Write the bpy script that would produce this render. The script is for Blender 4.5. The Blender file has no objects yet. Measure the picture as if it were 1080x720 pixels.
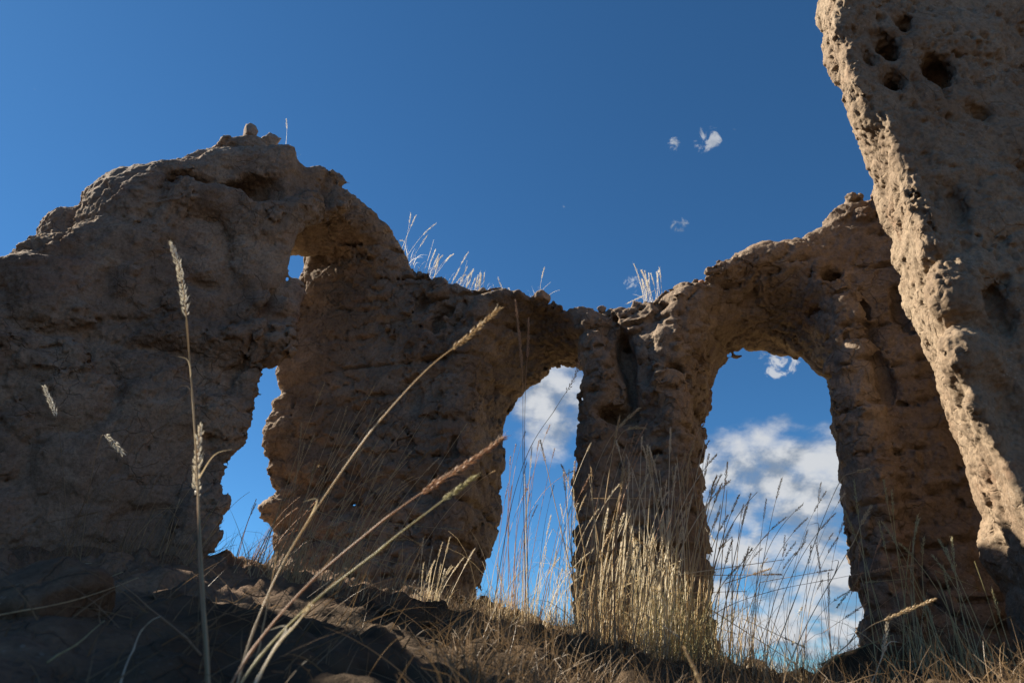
import bpy, math, random
import numpy as np
from math import radians as R
from mathutils import Vector

rng = np.random.default_rng(7)
random.seed(11)
sc = bpy.context.scene
COL = sc.collection

# ------------------------------------------------------------------ camera
F, PITCH = 720.0, R(27.0)
CP, SP = math.cos(PITCH), math.sin(PITCH)
cam_d = bpy.data.cameras.new('camera')
cam = bpy.data.objects.new('camera', cam_d); COL.objects.link(cam)
cam.location = (0, 0, 0)
cam.rotation_euler = (R(90) + PITCH, 0, 0)
cam_d.sensor_width = 36.0; cam_d.lens = 24.0
cam_d.clip_start = 0.02; cam_d.clip_end = 3000
cam_d.dof.use_dof = True; cam_d.dof.focus_distance = 4.0; cam_d.dof.aperture_fstop = 4.5
sc.camera = cam

def ray(px, py):
    u = (px - 540) / F; v = (360 - py) / F
    return np.array([u, CP - v * SP, SP + v * CP])

def at_y(px, py, y):
    d = ray(px, py); return d * (y / d[1])

def at_r(px, py, r):
    d = ray(px, py); return d * (r / math.hypot(d[0], d[1]))

SUN_AZ, SUN_EL = -66.0, 40.0          # degrees from the view direction (+ to the right), above the horizon
sd = Vector((math.sin(R(SUN_AZ)) * math.cos(R(SUN_EL)), math.cos(R(SUN_AZ)) * math.cos(R(SUN_EL)), math.sin(R(SUN_EL))))

# ------------------------------------------------------------------ noise
_T = rng.random((64, 64, 64)).astype(np.float32) * 2 - 1
def vnoise(p, f, o=0.0):
    q = p * f + o
    i = np.floor(q).astype(np.int32); t = (q - i).astype(np.float32)
    t = t * t * t * (t * (t * 6 - 15) + 10)
    i &= 63; j = (i + 1) & 63
    x0, y0, z0 = i[:, 0], i[:, 1], i[:, 2]; x1, y1, z1 = j[:, 0], j[:, 1], j[:, 2]
    tx, ty, tz = t[:, 0], t[:, 1], t[:, 2]
    def L(a, b, k): return a + (b - a) * k
    a = L(L(_T[x0, y0, z0], _T[x1, y0, z0], tx), L(_T[x0, y1, z0], _T[x1, y1, z0], tx), ty)
    b = L(L(_T[x0, y0, z1], _T[x1, y0, z1], tx), L(_T[x0, y1, z1], _T[x1, y1, z1], tx), ty)
    return L(a, b, tz)
def fbm(p, f, n, o=0.0, g=0.5):
    s = 0; a = 1.0
    for k in range(n):
        s = s + a * vnoise(p, f, o + 7.3 * k); f *= 2.03; a *= g
    return s
def sstep(x, a, b):
    t = np.clip((x - a) / (b - a), 0, 1); return t * t * (3 - 2 * t)
def cells(p, f, o=0.0, jit=0.9):
    """distance to the nearest and second nearest feature point of a jittered lattice"""
    q = p * f + o
    i0 = np.floor(q).astype(np.int32)
    d1 = np.full(len(p), 9.0, np.float32); d2 = d1.copy(); idv = np.zeros(len(p), np.float32)
    for dx in (-1, 0, 1):
        for dy in (-1, 0, 1):
            for dz in (-1, 0, 1):
                c = i0 + np.array([dx, dy, dz], np.int32)
                a, b, e = c[:, 0] & 63, c[:, 1] & 63, c[:, 2] & 63
                fx = c[:, 0] + .5 + .5 * jit * _T[a, b, e] - q[:, 0]
                fy = c[:, 1] + .5 + .5 * jit * _T[b, e, a] - q[:, 1]
                fz = c[:, 2] + .5 + .5 * jit * _T[e, a, b] - q[:, 2]
                d = np.sqrt(fx * fx + fy * fy + fz * fz).astype(np.float32)
                idv = np.where(d < d1, _T[e, b, a], idv)
                d2 = np.minimum(d2, np.maximum(d, d1)); d1 = np.minimum(d1, d)
    return d1, d2, idv

# ------------------------------------------------------------------ outline distance images
class Poly:
    RES = 0.02
    def __init__(s, pts, s0, s1, z0, z1):
        s.s0, s.z0 = s0, z0
        S = np.arange(s0, s1, s.RES); Z = np.arange(z0, z1, s.RES)
        P, Q = np.meshgrid(S, Z, indexing='ij')
        d = np.full(P.shape, 1e9); ins = np.zeros(P.shape, bool)
        n = len(pts)
        for k in range(n):
            ax, ay = pts[k]; bx, by = pts[(k + 1) % n]
            ex, ey = bx - ax, by - ay
            L = ex * ex + ey * ey + 1e-12
            h = np.clip(((P - ax) * ex + (Q - ay) * ey) / L, 0, 1)
            d = np.minimum(d, np.hypot(P - ax - h * ex, Q - ay - h * ey))
            if abs(ey) > 1e-9:
                c = ((ay > Q) != (by > Q)) & (P < ex * (Q - ay) / ey + ax)
                ins ^= c
        s.img = np.where(ins, -d, d).astype(np.float32)
    def __call__(s, S, Z):
        a = np.clip((S - s.s0) / s.RES, 0, s.img.shape[0] - 1.001)
        b = np.clip((Z - s.z0) / s.RES, 0, s.img.shape[1] - 1.001)
        i = a.astype(np.int32); j = b.astype(np.int32)
        u = (a - i).astype(np.float32); v = (b - j).astype(np.float32)
        I = s.img
        return (I[i, j] * (1 - u) + I[i + 1, j] * u) * (1 - v) + (I[i, j + 1] * (1 - u) + I[i + 1, j + 1] * u) * v

class Piece:
    """a vertical wall block: front plane through P along d, back plane moved by w"""
    def __init__(s, P, d, w, rnd=0.12):
        s.P = np.array(P, float); s.d = np.array(d, float); s.d /= np.linalg.norm(s.d)
        s.w = np.array(w, float); s.rnd = rnd; s.rim = 0.0
        s.inv = np.linalg.inv(np.array([s.d, s.w]).T)
        wl = np.linalg.norm(s.w)
        s.T = abs(s.d[0] * s.w[1] - s.d[1] * s.w[0])       # true thickness
    def hit(s, px, py, t=0.0):
        D = ray(px, py); O = s.P + t * s.w
        M = np.array([[D[0], -s.d[0]], [D[1], -s.d[1]]])
        k, a = np.linalg.solve(M, O)
        return a, D[2] * k, D * k
    def sz(s, pts, t=0.0):
        return [s.hit(x, y, t)[:2] for x, y in pts]
    def setup(s, front, back, hf=(), hb=()):
        B = (-3.7, 7.0, -1.3, 6.2)
        s.f = Poly(front, *B); s.b = Poly(back, *B)
        s.hf = [Poly(h, *B) for h in hf]; s.hb = [Poly(h, *B) for h in hb]
    def coords(s, X, Y):
        a = X - s.P[0]; b = Y - s.P[1]
        return s.inv[0, 0] * a + s.inv[0, 1] * b, s.inv[1, 0] * a + s.inv[1, 1] * b
    def sdf(s, X, Y, Z):
        S, t = s.coords(X, Y)
        tc = np.clip(t, 0, 1)
        d2 = s.f(S, Z) * (1 - tc) + s.b(S, Z) * tc
        for a, b in zip(s.hf, s.hb):
            h = a(S, Z) * (1 - tc) + b(S, Z) * tc
            d2 = np.maximum(d2, -h)
        dt = np.maximum(-t, t - 1) * s.T
        if s.rim and s.hf:
            hd = np.minimum.reduce([np.abs(a(S, Z) - .13) for a in s.hf])
            dt = np.maximum(-t * s.T - s.rim * np.clip(1 - (hd / .13) ** 2, 0, 1), (t - 1) * s.T)
        r = s.rnd
        a = np.maximum(d2 + r, 0); b = np.maximum(dt + r, 0)
        return (np.sqrt(a * a + b * b) + np.minimum(np.maximum(d2, dt) + r, 0) - r).astype(np.float32)

def smin(a, b, k):
    h = np.maximum(k - np.abs(a - b), 0) / k
    return np.minimum(a, b) - h * h * k * 0.25

# ------------------------------------------------------------------ the wall blocks
P1 = np.array([-1.62, 4.25]); P2 = np.array([-1.00, 4.95]); BK = np.array([-1.98, 5.24])
LW = Piece(P1 + np.array([0.02, -0.02]), (0.92, 0.39), (-0.75, 0.40), 0.10)      # s < 0 to the left
A1 = Piece(P1, P2 - P1, BK - P2, 0.08)
AR = Piece(P2, (0.95, -0.31), (0.211, 0.646), 0.06)
AR.rim = .07; A1.rim = .05
RW = Piece((1.85, 2.52), (0.997, 0.07), (0.37, 0.80), 0.07)

left_px = [(0, 314), (20, 288), (40, 262), (62, 252), (90, 236), (118, 228), (132, 213), (143, 200), (160, 184), (172, 175), (192, 172), (215, 168),
           (236, 162), (245, 152), (262, 150), (275, 146), (290, 148), (302, 160), (306, 200), (306, 240), (314, 262), (319, 290), (328, 304),
           (322, 335), (309, 364), (294, 400), (275, 450), (267, 476), (241, 540), (204, 600)]
pl = LW.sz(left_px)
pl = [(-3.55, 2.7), (-2.7, 2.4), (-2.1, 2.05)] + pl + [(pl[-1][0] - .02, -1.1), (-3.55, -1.1)]
LW.setup(pl, pl)

a1_crest = [(255, 165), (285, 166), (303, 168), (330, 168), (347, 172), (366, 181), (381, 196), (394, 217), (406, 237), (419, 254), (429, 272)]
c = A1.sz(a1_crest)
c = [q for q in c if q[0] > -.05]
ca = [(-.22, 3.2), (-.12, 3.55)] + c + [(1.22, c[-1][1] - .25), (1.22, -1.1), (-.22, -1.1)]
cb = [(.30, 2.9), (.50, 3.2), (.60, 3.6), (.68, 4.05), (.80, 4.02), (.95, 3.85), (1.06, 3.52), (1.22, 3.2), (1.22, -1.1), (.30, -1.1)]
h1f_px = [(292, 246), (305, 238), (320, 236), (340, 232), (357, 229), (374, 231), (388, 240), (398, 257), (404, 283), (409, 325), (416, 375), (418, 430), (414, 500), (408, 590), (404, 640)]
h1f = A1.sz(h1f_px); h1f = [(-.5, h1f[0][1]), ] + h1f + [(h1f[-1][0], -1.15), (-.5, -1.15)]
h1b_px = [(285, 275), (298, 250), (307, 250), (312, 258), (314, 284), (311, 310), (305, 345), (302, 366), (297, 408), (284, 450), (278, 490), (285, 520), (286, 541), (278, 562), (272, 600), (272, 640)]
h1b = A1.sz(h1b_px, 1.0); h1b = [(-.6, h1b[0][1])] + h1b + [(h1b[-1][0], -1.15), (-.6, -1.15)]
A1.setup(ca, cb, [h1f], [h1b])

ar_crest = [(418, 262), (432, 279), (450, 290), (470, 298), (497, 311), (510, 306), (535, 303), (562, 308), (582, 315), (605, 318), (625, 312), (640, 318),
            (655, 326), (668, 326), (690, 318), (702, 307), (720, 298), (738, 295), (752, 280), (775, 270), (790, 261), (805, 257), (820, 261),
            (836, 257), (850, 249), (862, 239), (872, 225), (890, 207), (905, 199), (918, 197), (960, 190), (1060, 180)]
c = AR.sz(ar_crest)
af = [(-.12, c[0][1])] + c + [(c[-1][0], -1.1), (-.12, -1.1)]
ab = [(s_, z_ - .12) for s_, z_ in af[:-2]] + af[-2:]
h2f_px = [(482, 640), (490, 560), (494, 470), (498, 400), (509, 356), (530, 327), (560, 315), (588, 326), (606, 352), (614, 388), (616, 430), (612, 480), (610, 530), (607, 570), (604, 650)]
h2b_px = [(505, 648), (518, 610), (524, 580), (526, 540), (528, 480), (531, 450), (539, 425), (550, 409), (562, 403), (576, 397), (590, 392), (603, 393), (622, 402), (640, 440), (646, 500), (646, 660)]
h3f_px = [(738, 700), (733, 600), (728, 500), (724, 420), (727, 370), (737, 330), (757, 303), (786, 287), (820, 285), (850, 298), (868, 322), (876, 362), (880, 405), (893, 460), (901, 520), (908, 570), (918, 620), (926, 680), (928, 715)]
h3b_px = [(757, 700), (751, 610), (746, 520), (743, 470), (745, 432), (752, 407), (765, 389), (784, 376), (802, 372), (825, 375), (845, 383), (858, 393), (869, 407), (879, 440), (887, 480), (892, 520), (896, 560), (903, 600), (911, 645), (919, 700)]
def hole(pc, px, t):
    q = pc.sz(px, t); return [(q[0][0], -1.15)] + q + [(q[-1][0], -1.15)]
AR.setup(af, ab, [hole(AR, h2f_px, 0), hole(AR, h3f_px, 0)], [hole(AR, h2b_px, 1), hole(AR, h3b_px, 1)])

rw_corner = [(893, -40), (886, 0), (884, 40), (890, 80), (902, 105), (926, 128), (940, 150), (955, 185), (962, 215), (975, 245), (986, 290), (1000, 340), (1011, 385), (1019, 425), (1040, 468), (1060, 508), (1075, 545), (1090, 590), (1112, 650), (1135, 720)]
rw_back = [(880, -40), (874, 0), (868, 32), (874, 70), (884, 98), (903, 125), (906, 150), (914, 185), (934, 240), (949, 285), (960, 330), (973, 365), (985, 398), (995, 430), (1006, 462), (1019, 500), (1033, 555), (1048, 595), (1062, 640), (1071, 700)]
f_ = RW.sz(rw_corner); b_ = RW.sz(rw_back, 1.0)
RW.setup([(f_[0][0], 5.3)] + f_ + [(f_[-1][0], -1.1), (2.2, -1.1), (2.2, 5.3)], [(b_[0][0], 5.3)] + b_ + [(b_[-1][0], -1.1), (2.2, -1.1), (2.2, 5.3)])

def ell(p, c, r):
    q = (p - c) / r
    l = np.sqrt((q * q).sum(1))
    return (l - 1) * min(r)
# cavities: (piece, px, py, half width, half height, depth)  metres
def carve_list(items):
    out = []
    for pc, px, py, rx, rz, dep in items:
        _, _, q = pc.hit(px, py, 0.0)
        out.append((q, pc, rx, rz, dep))
    return out
cav_main = carve_list([
    (LW, 262, 206, .17, .12, .30), (LW, 272, 200, .10, .08, .26), (LW, 200, 190, .14, .07, .12), (LW, 60, 262, .16, .07, .10),
    (LW, 115, 300, .05, .14, .05), (LW, 250, 330, .05, .16, .06), (LW, 222, 300, .14, .04, .06), (LW, 285, 325, .04, .12, .08),
    (AR, 656, 362, .06, .11, .30), (AR, 661, 384, .055, .14, .30), (AR, 650, 438, .13, .05, .22), (AR, 667, 412, .03, .12, .16), (AR, 585, 396 - 40, .05, .05, .05),
    (AR, 878, 293, .07, .05, .12), (AR, 700, 324, .035, .025, .08), (AR, 447, 320, .05, .09, .10), (AR, 463, 345, .05, .12, .10), (AR, 640, 352, .03, .05, .06),
    (AR, 476, 330, .06, .04, .08), (AR, 905, 330, .05, .18, .06), (AR, 930, 400, .06, .16, .07), (AR, 950, 330, .05, .2, .06), (AR, 712, 392, .07, .03, .07), (AR, 690, 480, .12, .02, .06), (AR, 695, 540, .03, .06, .06),
    (AR, 440, 420, .05, .10, .07), (AR, 480, 470, .04, .10, .06), (AR, 450, 520, .10, .03, .06), (A1, 345, 205, .04, .12, .08), (A1, 372, 222, .04, .10, .06)])
cav_right = carve_list([
    (RW, 935, 52, .06, .10, .22), (RW, 941, 84, .05, .07, .18), (RW, 986, 74, .08, .14, .26), (RW, 915, 60, .03, .06, .08), (RW, 952, 26, .04, .05, .10),
    (RW, 1050, 330, .06, .12, .06), (RW, 1010, 220, .03, .10, .04), (RW, 1030, 120, .05, .04, .05), (RW, 1065, 440, .05, .12, .06)])

def carve(f, p, items, rough):
    for q, pc, rx, rz, dep in items:
        S, t = pc.coords(p[:, 0] - q[0] + pc.P[0], p[:, 1] - q[1] + pc.P[1])
        e = np.sqrt((S / rx) ** 2 + ((p[:, 2] - q[2]) / rz) ** 2 + (t * pc.T / dep) ** 2)
        e = e * (1 + 7 * rough)
        m = e < 3
        if m.any():
            d = (e[m] - 1) * min(rx, rz)
            a = f[m]; k = .06
            h = np.maximum(k - np.abs(a + d), 0) / k
            f[m] = np.maximum(a, -d) + h * h * k * .25
    return f

N_BIAS = 0.0
def rock_noise(p, smooth):
    """smooth = 0 coursed crumbling masonry, 1 = washed out earth"""
    warp = np.stack([vnoise(p, 1.3, 3.1), vnoise(p, 1.3, 17.7), vnoise(p, 1.3, 31.9)], 1) * .14
    w2 = np.stack([vnoise(p, 5.1, 5.1), vnoise(p, 5.1, 11.7), vnoise(p, 5.1, 41.9)], 1)
    q = p + warp + w2 * .03
    n = .070 * vnoise(p, 1.5, 2.0)
    big = vnoise(q * np.array([1, 1, 1.2], np.float32), 2.7, 9.0)
    n = n + .074 * (np.abs(big) * 1.7 - .5) * (.45 + .9 * smooth)
    # blocks of earth, each standing a little proud or back, with crisp joints
    gate = sstep(vnoise(p, 1.7, 51.0), -.45, .35)
    c1, c2, cid = cells((p + warp * .5 + w2 * .035) * np.array([1, 1, 1.8], np.float32), 3.9, 13.0)
    edge = sstep(c2 - c1, .0, .13)
    n = n + (.046 * (edge - .85) + .022 * cid * edge) * (1 - .55 * smooth) * (.25 + .75 * gate)
    c1, c2, cid = cells((p + w2 * .04) * np.array([1, 1, 1.5], np.float32), 9.5, 23.0)
    n = n + (.014 * (sstep(c2 - c1, .0, .16) - .8) + .016 * cid) * (.25 + .75 * sstep(vnoise(p, 2.4, 57.0), -.3, .3)) * (1 - .35 * smooth)
    # cracks
    ck = np.abs(vnoise(q, 1.9, 101.0) + .25 * vnoise(q, 6.3, 107.0))
    n = n - .062 * (1 - sstep(ck, .0, .05)) * sstep(vnoise(p, 1.2, 111.0), -.2, .2)
    n = n + .010 * vnoise(p, 15.0, 71.0)
    # beds: shallow wandering horizontal joints
    zz = p[:, 2] + .10 * vnoise(p, 1.1, 33.0) + .03 * vnoise(p, 5.0, 35.0)
    bed = np.abs(((zz / .27) % 1.0) - .5) * 2
    n = n - .058 * (1 - smooth) * (1 - sstep(bed, .0, .13)) * sstep(vnoise(p, 2.3, 61.0), -.35, .05)
    # pits
    pit = sstep(vnoise(p, 7.5, 81.0) + .25 * vnoise(p, 15, 83.0), .60, .85)
    n = n - .045 * pit * (1 - .6 * smooth)
    return (n + N_BIAS).astype(np.float32)

def grid_field(lo, hi, h, base, band, cav, smoothf, amp=1.0):
    lo = np.array(lo); hi = np.array(hi)
    n = np.ceil((hi - lo) / h).astype(int) + 1
    xs = (lo[0] + h * np.arange(n[0])).astype(np.float32); ys = (lo[1] + h * np.arange(n[1])).astype(np.float32); zs = (lo[2] + h * np.arange(n[2])).astype(np.float32)
    f = np.empty(n, np.float32)
    step = 24
    for i in range(0, n[0], step):
        X, Y, Z = np.meshgrid(xs[i:i + step], ys, zs, indexing='ij')
        d = base(X, Y, Z)
        m = np.abs(d) < band
        if m.any():
            p = np.stack([X[m], Y[m], Z[m]], 1)
            sm = smoothf(p)
            g = d[m] - amp * rock_noise(p, sm)
            d[m] = carve(g, p, cav, .04 * vnoise(p, 9, 5.0))
        f[i:i + step] = d
    f[0] = 1; f[-1] = 1; f[:, 0] = 1; f[:, -1] = 1; f[:, :, 0] = 1; f[:, :, -1] = 1
    return f, lo

def surface_nets(f, lo, h):
    ins = f < 0
    nx, ny, nz = [k - 1 for k in f.shape]
    cnt = np.zeros((nx, ny, nz), np.uint8)
    for a in (0, 1):
        for b in (0, 1):
            for c in (0, 1):
                cnt += ins[a:a + nx, b:b + ny, c:c + nz]
    act = (cnt > 0) & (cnt < 8)
    I, J, K = np.nonzero(act)
    idx = np.full(act.shape, -1, np.int32); idx[I, J, K] = np.arange(len(I))
    acc = np.zeros((len(I), 3), np.float32); num = np.zeros(len(I), np.float32)
    for ax in range(3):
        for u in (0, 1):
            for v in (0, 1):
                o0 = [0, 0, 0]; o0[(ax + 1) % 3] = u; o0[(ax + 2) % 3] = v
                o1 = list(o0); o1[ax] = 1
                a = f[I + o0[0], J + o0[1], K + o0[2]]; b = f[I + o1[0], J + o1[1], K + o1[2]]
                m = (a < 0) != (b < 0)
                t = np.where(m, a / np.where(m, a - b, 1), 0)
                q = np.tile(np.array(o0, np.float32), (len(I), 1)); q[:, ax] += t
                acc += q * m[:, None]; num += m
    V = (np.stack([I, J, K], 1) + acc / num[:, None]) * h + lo
    quads = []
    for ax in range(3):
        b, c = (ax + 1) % 3, (ax + 2) % 3
        s0 = [slice(1, -1)] * 3; s0[ax] = slice(0, -1); s1 = list(s0); s1[ax] = slice(1, None)
        A = ins[tuple(s0)]; B = ins[tuple(s1)]
        for flip in (False, True):
            m = (~A & B) if flip else (A & ~B)
            e = np.stack(np.nonzero(m), 1)
            e[:, b] += 1; e[:, c] += 1
            def at(db, dc):
                q = e.copy(); q[:, b] -= db; q[:, c] -= dc
                return idx[q[:, 0], q[:, 1], q[:, 2]]
            ring = [at(1, 1), at(0, 1), at(0, 0), at(1, 0)]
            if flip: ring = ring[::-1]
            quads.append(np.stack(ring, 1))
    return V, np.concatenate(quads)

def largest(V, Q, least=500):
    """drop loose crumbs the noise has cut off"""
    l = np.arange(len(V)); e = np.concatenate([Q[:, [0, 1]], Q[:, [1, 2]], Q[:, [2, 3]]])
    while True:
        m = np.minimum(l[e[:, 0]], l[e[:, 1]]); k = l.copy()
        np.minimum.at(k, e[:, 0], m); np.minimum.at(k, e[:, 1], m); np.minimum.at(k, l[e[:, 0]], m); np.minimum.at(k, l[e[:, 1]], m)
        k = k[k]; k = k[k]
        if (k == l).all(): break
        l = k
    n = np.bincount(l, minlength=len(V))
    return V, Q[n[l[Q[:, 0]]] >= least]

def refine(V, Q, fine):
    """split each quad in four (Catmull-Clark-like midpoint), then displace along normals"""
    e = np.concatenate([Q[:, [0, 1]], Q[:, [1, 2]], Q[:, [2, 3]], Q[:, [3, 0]]])
    es = np.sort(e, 1); key = es[:, 0].astype(np.int64) * len(V) + es[:, 1]
    uk, inv = np.unique(key, return_inverse=True)
    a = uk // len(V); b = uk % len(V)
    nq = len(Q)
    cent = V[Q].mean(1)
    csum = np.zeros((len(uk), 3)); cn = np.zeros(len(uk))
    for k in range(4):
        i = inv[k * nq:(k + 1) * nq]
        np.add.at(csum, i, cent); np.add.at(cn, i, 1)
    mid = .5 * (V[a] + V[b])
    mid = .5 * mid + .5 * csum / cn[:, None]
    # smooth the original vertices a little
    fs = np.zeros_like(V); fn = np.zeros(len(V))
    for k in range(4):
        np.add.at(fs, Q[:, k], cent); np.add.at(fn, Q[:, k], 1)
    V2 = .55 * V + .45 * fs / np.maximum(fn, 1)[:, None]
    o1 = len(V); o2 = o1 + len(uk)
    W = np.concatenate([V2, mid, cent])
    E = [inv[k * nq:(k + 1) * nq] + o1 for k in range(4)]
    C = np.arange(nq) + o2
    Qn = np.concatenate([np.stack([Q[:, k], E[k], C, E[(k + 3) % 4]], 1) for k in range(4)])
    N = normals(W, Qn)
    W = W + N * fine(W.astype(np.float32))[:, None]
    return W, Qn

def normals(V, Q):
    n = np.cross(V[Q[:, 2]] - V[Q[:, 0]], V[Q[:, 3]] - V[Q[:, 1]])
    N = np.zeros_like(V)
    for k in range(4): np.add.at(N, Q[:, k], n)
    return N / (np.linalg.norm(N, axis=1)[:, None] + 1e-12)

def fine_rock(p):
    gate = sstep(vnoise(p, 2.1, 91.0), -.5, .4)
    w = np.stack([vnoise(p, 14, 5.1), vnoise(p, 14, 11.7), vnoise(p, 14, 41.9)], 1) * .014
    a1, a2, cid = cells((p + w) * np.array([1, 1, 1.35], np.float32), 21.0, 3.0)
    e = sstep(a2 - a1, 0, .22)
    d = (.0075 * cid * e + .007 * (e - .8)) * (.25 + .75 * sstep(vnoise(p, 3.3, 33.0), -.35, .3))
    a1, a2, cid = cells(p + w * .5, 44.0, 8.0)
    e = sstep(a2 - a1, 0, .25)
    d = d + (.0035 * cid * e + .003 * (e - .8)) * (.4 + .6 * gate)
    ck = np.abs(vnoise(p + w * 2, 4.6, 101.0) + .25 * vnoise(p, 13, 107.0))
    d = d - .020 * (1 - sstep(ck, .0, .035)) * sstep(vnoise(p, 2.2, 117.0), -.1, .2)
    return (d + .003 * vnoise(p, 61, 2.0) - (.016 * sstep(vnoise(p, 27, 4.0) + .3 * vnoise(p, 55, 9.0), .58, .9) + .008 * sstep(vnoise(p, 52, 6.0), .6, .85)) * gate)

# ------------------------------------------------------------------ objects, names, labels
def link(name, data, parent=None):
    o = bpy.data.objects.new(name, data); COL.objects.link(o)
    if parent: o.parent = parent
    return o
def tag(o, label=None, cat=None, group=None, kind=None):
    if label: o['label'] = label
    if cat: o['category'] = cat
    if group: o['group'] = group
    if kind: o['kind'] = kind
    return o
def empty(name, loc, label, cat, group=None):
    o = link(name, None); o.location = loc; o.empty_display_size = .05
    return tag(o, label, cat, group)
def mesh_np(name, V, Q, mat, parent=None, offset=None, smooth=True):
    used, inv = np.unique(Q.ravel(), return_inverse=True)
    V = V[used]; Q = inv.reshape(Q.shape)
    if offset is not None: V = V - np.asarray(offset)
    me = bpy.data.meshes.new(name)
    k = Q.shape[1]
    me.vertices.add(len(V)); me.vertices.foreach_set('co', V.astype(np.float32).ravel())
    me.loops.add(Q.size); me.loops.foreach_set('vertex_index', Q.astype(np.int32).ravel())
    me.polygons.add(len(Q)); me.polygons.foreach_set('loop_start', np.arange(0, Q.size, k, dtype=np.int32))
    me.polygons.foreach_set('loop_total', np.full(len(Q), k, np.int32))
    me.polygons.foreach_set('use_smooth', np.full(len(Q), smooth))
    me.update(calc_edges=True); me.validate()
    me.materials.append(mat)
    return link(name, me, parent)

# ------------------------------------------------------------------ materials
def nt(mat):
    mat.use_nodes = True; t = mat.node_tree; t.nodes.clear(); return t
class NB:
    def __init__(s, t): s.t = t
    def n(s, typ, **kw):
        x = s.t.nodes.new(typ)
        for k, v in kw.items():
            if k.startswith('i_'): x.inputs[int(k[2:]) if k[2:].isdigit() else k[2:]].default_value = v
            else: setattr(x, k, v)
        return x
    def l(s, a, b): s.t.links.new(a, b)
    def math(s, op, a, b=None, c=None, clamp=False):
        x = s.t.nodes.new('ShaderNodeMath'); x.operation = op; x.use_clamp = clamp
        for i, v in enumerate((a, b, c)):
            if v is None: continue
            if isinstance(v, (int, float)): x.inputs[i].default_value = v
            else: s.l(v, x.inputs[i])
        return x.outputs[0]
    def vmath(s, op, a, b=None):
        x = s.t.nodes.new('ShaderNodeVectorMath'); x.operation = op
        for i, v in enumerate((a, b)):
            if v is None: continue
            if isinstance(v, (tuple, list)): x.inputs[i].default_value = v
            else: s.l(v, x.inputs[i])
        return x
    def mix(s, fac, a, b, blend='MIX'):
        x = s.t.nodes.new('ShaderNodeMix'); x.data_type = 'RGBA'; x.blend_type = blend
        for i, v in ((0, fac), (6, a), (7, b)):
            if isinstance(v, (int, float)): x.inputs[i].default_value = v
            elif isinstance(v, (tuple, list)): x.inputs[i].default_value = (*v[:3], 1)
            else: s.l(v, x.inputs[i])
        return x.outputs[2]
    def noise(s, vec, scale, detail=4, rough=.55, dist=0.0):
        x = s.n('ShaderNodeTexNoise'); x.inputs['Scale'].default_value = scale
        x.inputs['Detail'].default_value = detail; x.inputs['Roughness'].default_value = rough; x.inputs['Distortion'].default_value = dist
        s.l(vec, x.inputs['Vector']); return x.outputs[0]
    def ramp(s, fac, stops):
        x = s.n('ShaderNodeValToRGB'); el = x.color_ramp.elements
        while len(el) < len(stops): el.new(.5)
        for e, (p, c) in zip(el, stops): e.position = p; e.color = (*c, 1) if len(c) == 3 else c
        s.l(fac, x.inputs[0]); return x.outputs[0]
    def smooth(s, v, a, b):
        x = s.n('ShaderNodeMapRange'); x.interpolation_type = 'SMOOTHSTEP'
        x.inputs[1].default_value = a; x.inputs[2].default_value = b; s.l(v, x.inputs[0]); return x.outputs[0]

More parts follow.
